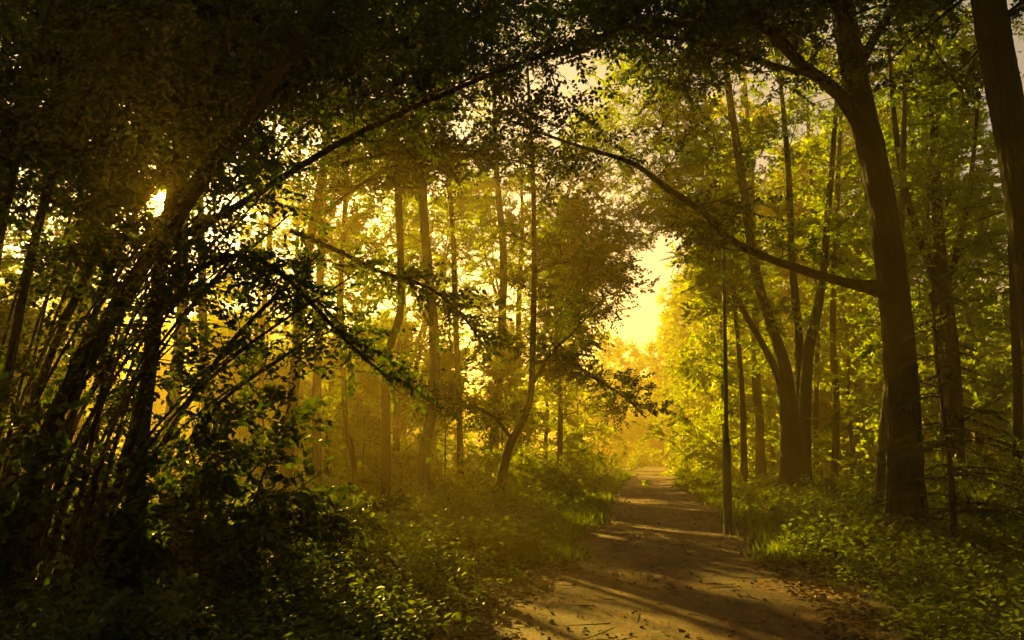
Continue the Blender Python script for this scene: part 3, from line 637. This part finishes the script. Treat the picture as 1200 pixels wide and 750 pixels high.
for px, Yb, ki, sc in [(850, 40, 3, 1.15), (905, 47, 3, 1.25), (835, 58, 3, 1.3), (960, 44, 0, .95), (676, 55, 3, .95), (640, 44, 3, 1.1), (1000, 36, 3, 1.1), (1080, 30, 3, 1.0), (1150, 34, 0, .9), (870, 70, 3, 1.5), (810, 78, 3, 1.2), (706, 97, 3, 1.1), (730, 100, 3, 1.0), (752, 104, 3, .98), (772, 98, 3, 1.05), (795, 90, 3, 1.2), (892, 52, 3, 1.75), (945, 60, 0, 1.3), (1010, 48, 0, 1.15), (985, 66, 3, 2.0), (1070, 42, 0, 1.05), (745, 112, 3, 1.15), (722, 108, 3, 1.2)]:
    b = at(px, 560, Yb); plant(ki, float(b[0]), float(b[1]), R.uniform(0, 6.28), sc, 'verge_tree', 'yellow green sunlit tree standing back from the path', 'tree', 'sunlit trees along the path')
# unseen trees beside and behind the camera, added to shade the foreground
for x, y in [(-7, -4), (-11, 3), (7, -6), (9.5, 2), (-4, -11), (3.5, -12), (13, 8), (-15, 10), (-20, -6), (18, -4), (-9, -18), (9, -18), (0, -22), (-18, 2), (16, 14), (22, 4), (-3, -7), (-5, -1.5), (5, -2), (8.5, -1), (-9, -1), (0, -14), (5, -8), (-13, -10), (12, -12)]:
    plant(R.choice([0, 2]), x, y, R.uniform(0, 6.28), 1.0, 'woodland_tree', 'unseen tree added to shade the near end of the path', 'tree', 'unseen trees added for shade at the near end of the path')

# bushes along the path
for kx, px, Yb, sc, lab in [(2, 690, 42, 1.1, 'yellow green bush on the left verge where the path narrows'), (0, 655, 33, 1.0, 'green bush on the left verge beyond the leaning tree'),
        (1, 640, 26, .8, 'low green bush at the foot of the leaning tree'), (2, 560, 24, .75, 'golden bush left of the leaning tree'), (0, 520, 21, .6, 'bush between the hazy bowed trunk and the path'),
        (2, 805, 50, .9, 'bright yellow bush on the right verge'), (1, 822, 34, .9, 'low bush behind the lamp post'), (3, 795, 84, 1.5, 'rust orange bush at the far end of the path'),
        (3, 700, 62, 1.1, 'orange bush on the left verge far along the path'), (2, 850, 60, 1.3, 'tall yellow bush right of the path in the haze'), (1, 990, 26, 1., 'low green bush below the slim hazy trunk'),
        (0, 1160, 15, .9, 'bush beside the little spruce at right'), (3, 768, 92, 1.4, 'orange brown bush in the middle of the far view'), (0, 470, 28, 1.1, 'bush behind the darkest slender trunk'), (2, 735, 70, 1.2, 'golden bush on the left verge far along the path')]:
    b = at(px, 560, Yb); plant(kx, float(b[0]), float(b[1]), R.uniform(0, 6.28), sc, 'bush', lab, 'bush', 'bushes along the path', True)

# far wood as one mass
rng = np.random.default_rng(77); g = Geo(); n = 210000
a = rng.uniform(-1.25, 1.35, n); rad = rng.uniform(150, 190, n); top = np.where(a < -.12, 27.5, np.where(a < .22, 15, 23))+3*np.sin(a*9)+2*np.sin(a*23+1)+rng.normal(0, .8, n)
P = np.stack([rad*np.sin(a), rad*np.cos(a), rng.random(n)**.8*np.clip(top, 3, 31.5)], 1)
leaves(g, P, rng.normal(0, 1, P.shape), rng.normal(0, 1, P.shape), np.full(n, .62), np.full(n, .45), rng, 1)
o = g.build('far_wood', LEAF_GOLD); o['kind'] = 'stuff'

# ------------------------------------------------------------------ ground cover, verge grass and litter
def cover(n, xfun, seed, hmin, hmax, k, size, test):
    rng = np.random.default_rng(seed); x, y = xfun(rng, n); ok = test(x, y, rng); x, y = x[ok], y[ok]; m = len(x)
    z = ground_z(x, y); h = hmin+(hmax-hmin)*rng.random(m)**1.5
    base = np.stack([x, y, z], 1); a = rng.random((m, k))*2*math.pi; u = .25+.8*rng.random((m, k))
    P = base[:, None] + np.stack([np.cos(a)*.05, np.sin(a)*.05, u*h[:, None]], -1)
    D = np.stack([np.cos(a), np.sin(a), .25+rng.normal(0, .35, (m, k))], -1)
    Nn = np.stack([-np.cos(a)*.3, -np.sin(a)*.3, np.ones((m, k))], -1)+rng.normal(0, .3, (m, k, 3))
    tone = (rng.random((m, 1))*.6+rng.random((m, k))*.4).ravel()
    sz = size*(.6+.7*rng.random(m*k)); top = base+np.stack([rng.normal(0, .04, m), rng.normal(0, .04, m), h*1.02], 1)
    return base, top, P.reshape(-1, 3), D.reshape(-1, 3), Nn.reshape(-1, 3), sz, tone
def off_path(margin):
    def t_(x, y, rng):
        d = np.abs(x-path_x(np.clip(y, -40, 105)))-half_w(y); return d > margin+rng.normal(0, .22, len(x))
    return t_
def wedge(y0, y1, pw=1.6, spread=.78):
    def f_(rng, n):
        y = y0+(y1-y0)*rng.random(n)**pw; x = rng.uniform(-1, 1, n)*(spread*y+1.5); return x, y
    return f_
g = Geo()
for n, (y0, y1), seed, hm, hM, k, size in [(11000, (4.2, 15), 1, .08, .45, 14, .075), (16000, (12, 34), 2, .12, .60, 12, .11), (9000, (30, 70), 3, .15, .7, 7, .24)]:
    bs, tp, P, D, Nn, sz, tone = cover(n, wedge(y0, y1), seed, hm, hM, k, size, off_path(.3))
    rr = np.random.default_rng(seed+50); twig_tubes(g, bs, tp, .004, .002); leaves(g, P, D, Nn, sz, sz*.6, rr, 2 if seed == 1 else 1, tone)
o = g.build('ground_cover', LEAF_LOW); o['kind'] = 'stuff'
# grass blades along the verges
rng = np.random.default_rng(9); n = 12000; y = 12+48*rng.random(n)**1.6; sd_ = np.where(rng.random(n) < .5, -1., 1.); x = path_x(y)+sd_*(half_w(y)+rng.normal(.12, .28, n))
P = np.stack([x, y, ground_z(x, y)], 1); D = np.stack([rng.normal(0, .4, n), rng.normal(0, .4, n), np.ones(n)], 1)
g = Geo(); ln_ = .10+.22*rng.random(n); leaves(g, P, D, rng.normal(0, 1, P.shape), ln_, np.full(n, .012)+y*.0004, rng, 1); o = g.build('verge_grass', LEAF_LOW); o['kind'] = 'stuff'
# fallen leaves
n = 24000; y = 3.5+50*rng.random(n)**1.5; x = np.where(rng.random(n) < .3, path_x(y)+np.sign(rng.normal(0, 1, n))*(half_w(y)-np.abs(rng.normal(0, .45, n))), rng.uniform(-1, 1, n)*(.7*y+1))
kp = (np.abs(x-path_x(y)) > .72*half_w(y)) | (rng.random(n) < .07); x, y = x[kp], y[kp]; n = len(x)
P = np.stack([x, y, ground_z(x, y)+.035], 1); D = rng.normal(0, 1, P.shape)*[1, 1, .12]; Nn = rng.normal(0, .25, P.shape)+[0, 0, 1]
g = Geo(); ln_ = (.05+.05*rng.random(n))*(1+y*.01); leaves(g, P, D, Nn, ln_, ln_*.7, rng, 2); o = g.build('leaf_litter', LEAF_DEAD); o['kind'] = 'stuff'

# pebbles and broken twigs on the path
rng = np.random.default_rng(31); n = 2600; y = 3.5+32*rng.random(n)**1.6; x = path_x(y)+half_w(y)*np.clip(rng.normal(0, .6, n), -1.1, 1.1)
P = np.stack([x, y, ground_z(x, y)+.028], 1); sc_ = .006+.016*rng.random(n)**2.5
ic = np.array([[-1, -1, -.5], [1, -1, -.5], [1, 1, -.5], [-1, 1, -.5], [-.6, -.6, .55], [.6, -.6, .55], [.6, .6, .55], [-.6, .6, .55]])
v = P[:, None]+(ic[None]+rng.normal(0, .22, (n, 8, 3)))*sc_[:, None, None]
q = np.array([[4, 5, 6, 7], [0, 1, 5, 4], [1, 2, 6, 5], [2, 3, 7, 6], [3, 0, 4, 7]])
g = Geo(); g.add(v.reshape(-1, 3), (np.arange(n)[:, None, None]*8+q[None]).reshape(-1, 4)); o = g.build('gravel', PATH); o['kind'] = 'stuff'
n = 520; y = 3.5+34*rng.random(n)**1.5; x = rng.uniform(-1, 1, n)*(.5*y+2)*.6+path_x(y)*.6; a_ = rng.random(n)*6.28; ln_ = .08+.5*rng.random(n)**2.5
P = np.stack([x, y, ground_z(x, y)+.035], 1); D = np.stack([np.cos(a_), np.sin(a_), rng.normal(0, .05, n)], 1)*ln_[:, None]
g = Geo(); twig_tubes(g, P, P+D*.55, .006, .005); twig_tubes(g, P+D*.55, P+D+rng.normal(0, .03, D.shape)*[1, 1, .3], .005, .002); o = g.build('litter_twigs', BARK2); o['kind'] = 'stuff'

# ------------------------------------------------------------------ labels of the copied trees: where each stands among the marks one can find
MARKS = [(-400, None), (-40, 'the left edge'), (110, 'the arching shrub'), (188, 'the sun'), (306, 'the hanging dark bough'), (371, 'the straight pale trunk'), (452, 'the dark kinked trunk'),
         (502, 'the bowed grey trunk'), (600, 'the leaning path edge tree'), (690, 'the overhanging verge tree'), (768, 'the path end'), (851, 'the lamp post'), (931, 'the many-stemmed tree'), (978, 'the slim hazy trunk'),
         (1055, 'the big dark trunk'), (1119, 'the little spruce'), (1215, 'the right edge trunk'), (1700, None)]
LOOK = {'woodland_tree': 'tall slender tree', 'young_tree': 'small hazy tree', 'sapling': 'leafy low sapling', 'verge_tree': 'bushy sunlit tree'}
for o in [q for q in C.collection.objects if q.parent is None]:            # copies that fell wholly outside the view
    if o.name.split('.')[0] in LOOK and o.location.y > 16:
        px = W_/2 + F_*o.location.x/(o.location.y*math.cos(PITCH)+1.5)
        if px > 1330 or px < -130:
            for ch in list(o.children): bpy.data.objects.remove(ch)
            bpy.data.objects.remove(o)
byspot = {}
for o in C.collection.objects:
    k = o.name.split('.')[0]
    if k not in LOOK or o.location.y < 16: continue
    px = W_/2 + F_*o.location.x/(o.location.y*math.cos(PITCH)+1.5)
    i = max(j for j in range(len(MARKS)-1) if px >= MARKS[j][0] or j == 0)
    half = px > (MARKS[i][0]+MARKS[i+1][0])/2
    byspot.setdefault((k, i), []).append((o.location.y, half, o))
def where(i):
    a_, b_ = MARKS[i][1], MARKS[i+1][1]
    return f'between {a_} and {b_}' if a_ and b_ else f'beyond {a_ or b_}'
for (k, i), lst in byspot.items():
    groups = [lst] if len(lst) <= 3 or not (MARKS[i][1] and MARKS[i+1][1]) else [[q for q in lst if not q[1]], [q for q in lst if q[1]]]
    for gi, gr in enumerate(groups):
        gr.sort(key=lambda q: q[0])
        w_ = where(i) if len(groups) == 1 else f'just right of {MARKS[i][1]}' if gi == 0 else f'just left of {MARKS[i+1][1]}'
        for j, (d_, h_, o) in enumerate(gr):
            rank = '' if len(gr) == 1 else 'nearest ' if j == 0 else 'farthest ' if j == len(gr)-1 else 'middle ' if len(gr) == 3 else 'second nearest ' if j == 1 else 'second farthest ' if j == len(gr)-2 else 'middle ' if len(gr) == 5 else 'third nearest ' if j == 2 else 'third farthest ' if j == len(gr)-3 else 'middle '
            o['label'] = f'{rank}{LOOK[k]} {w_}'

# ------------------------------------------------------------------ haze
m = mat('haze_air'); t = m.node_tree; pv = t.nodes.new('ShaderNodeVolumePrincipled')
pv.inputs['Color'].default_value = (1.0, .70, .20, 1); pv.inputs['Density'].default_value = .0034; pv.inputs['Anisotropy'].default_value = .52
o = t.nodes.new('ShaderNodeOutputMaterial'); t.links.new(pv.outputs[0], o.inputs['Volume'])
g = Geo(); x0, x1, y0, y1, z0, z1 = -440, 440, -320, 540, -1.5, 33
g.add([(x0, y0, z0), (x1, y0, z0), (x1, y1, z0), (x0, y1, z0), (x0, y0, z1), (x1, y0, z1), (x1, y1, z1), (x0, y1, z1)],
      [(0, 3, 2, 1), (4, 5, 6, 7), (0, 1, 5, 4), (1, 2, 6, 5), (2, 3, 7, 6), (3, 0, 4, 7)])
o = g.build('haze', m); o['kind'] = 'stuff'
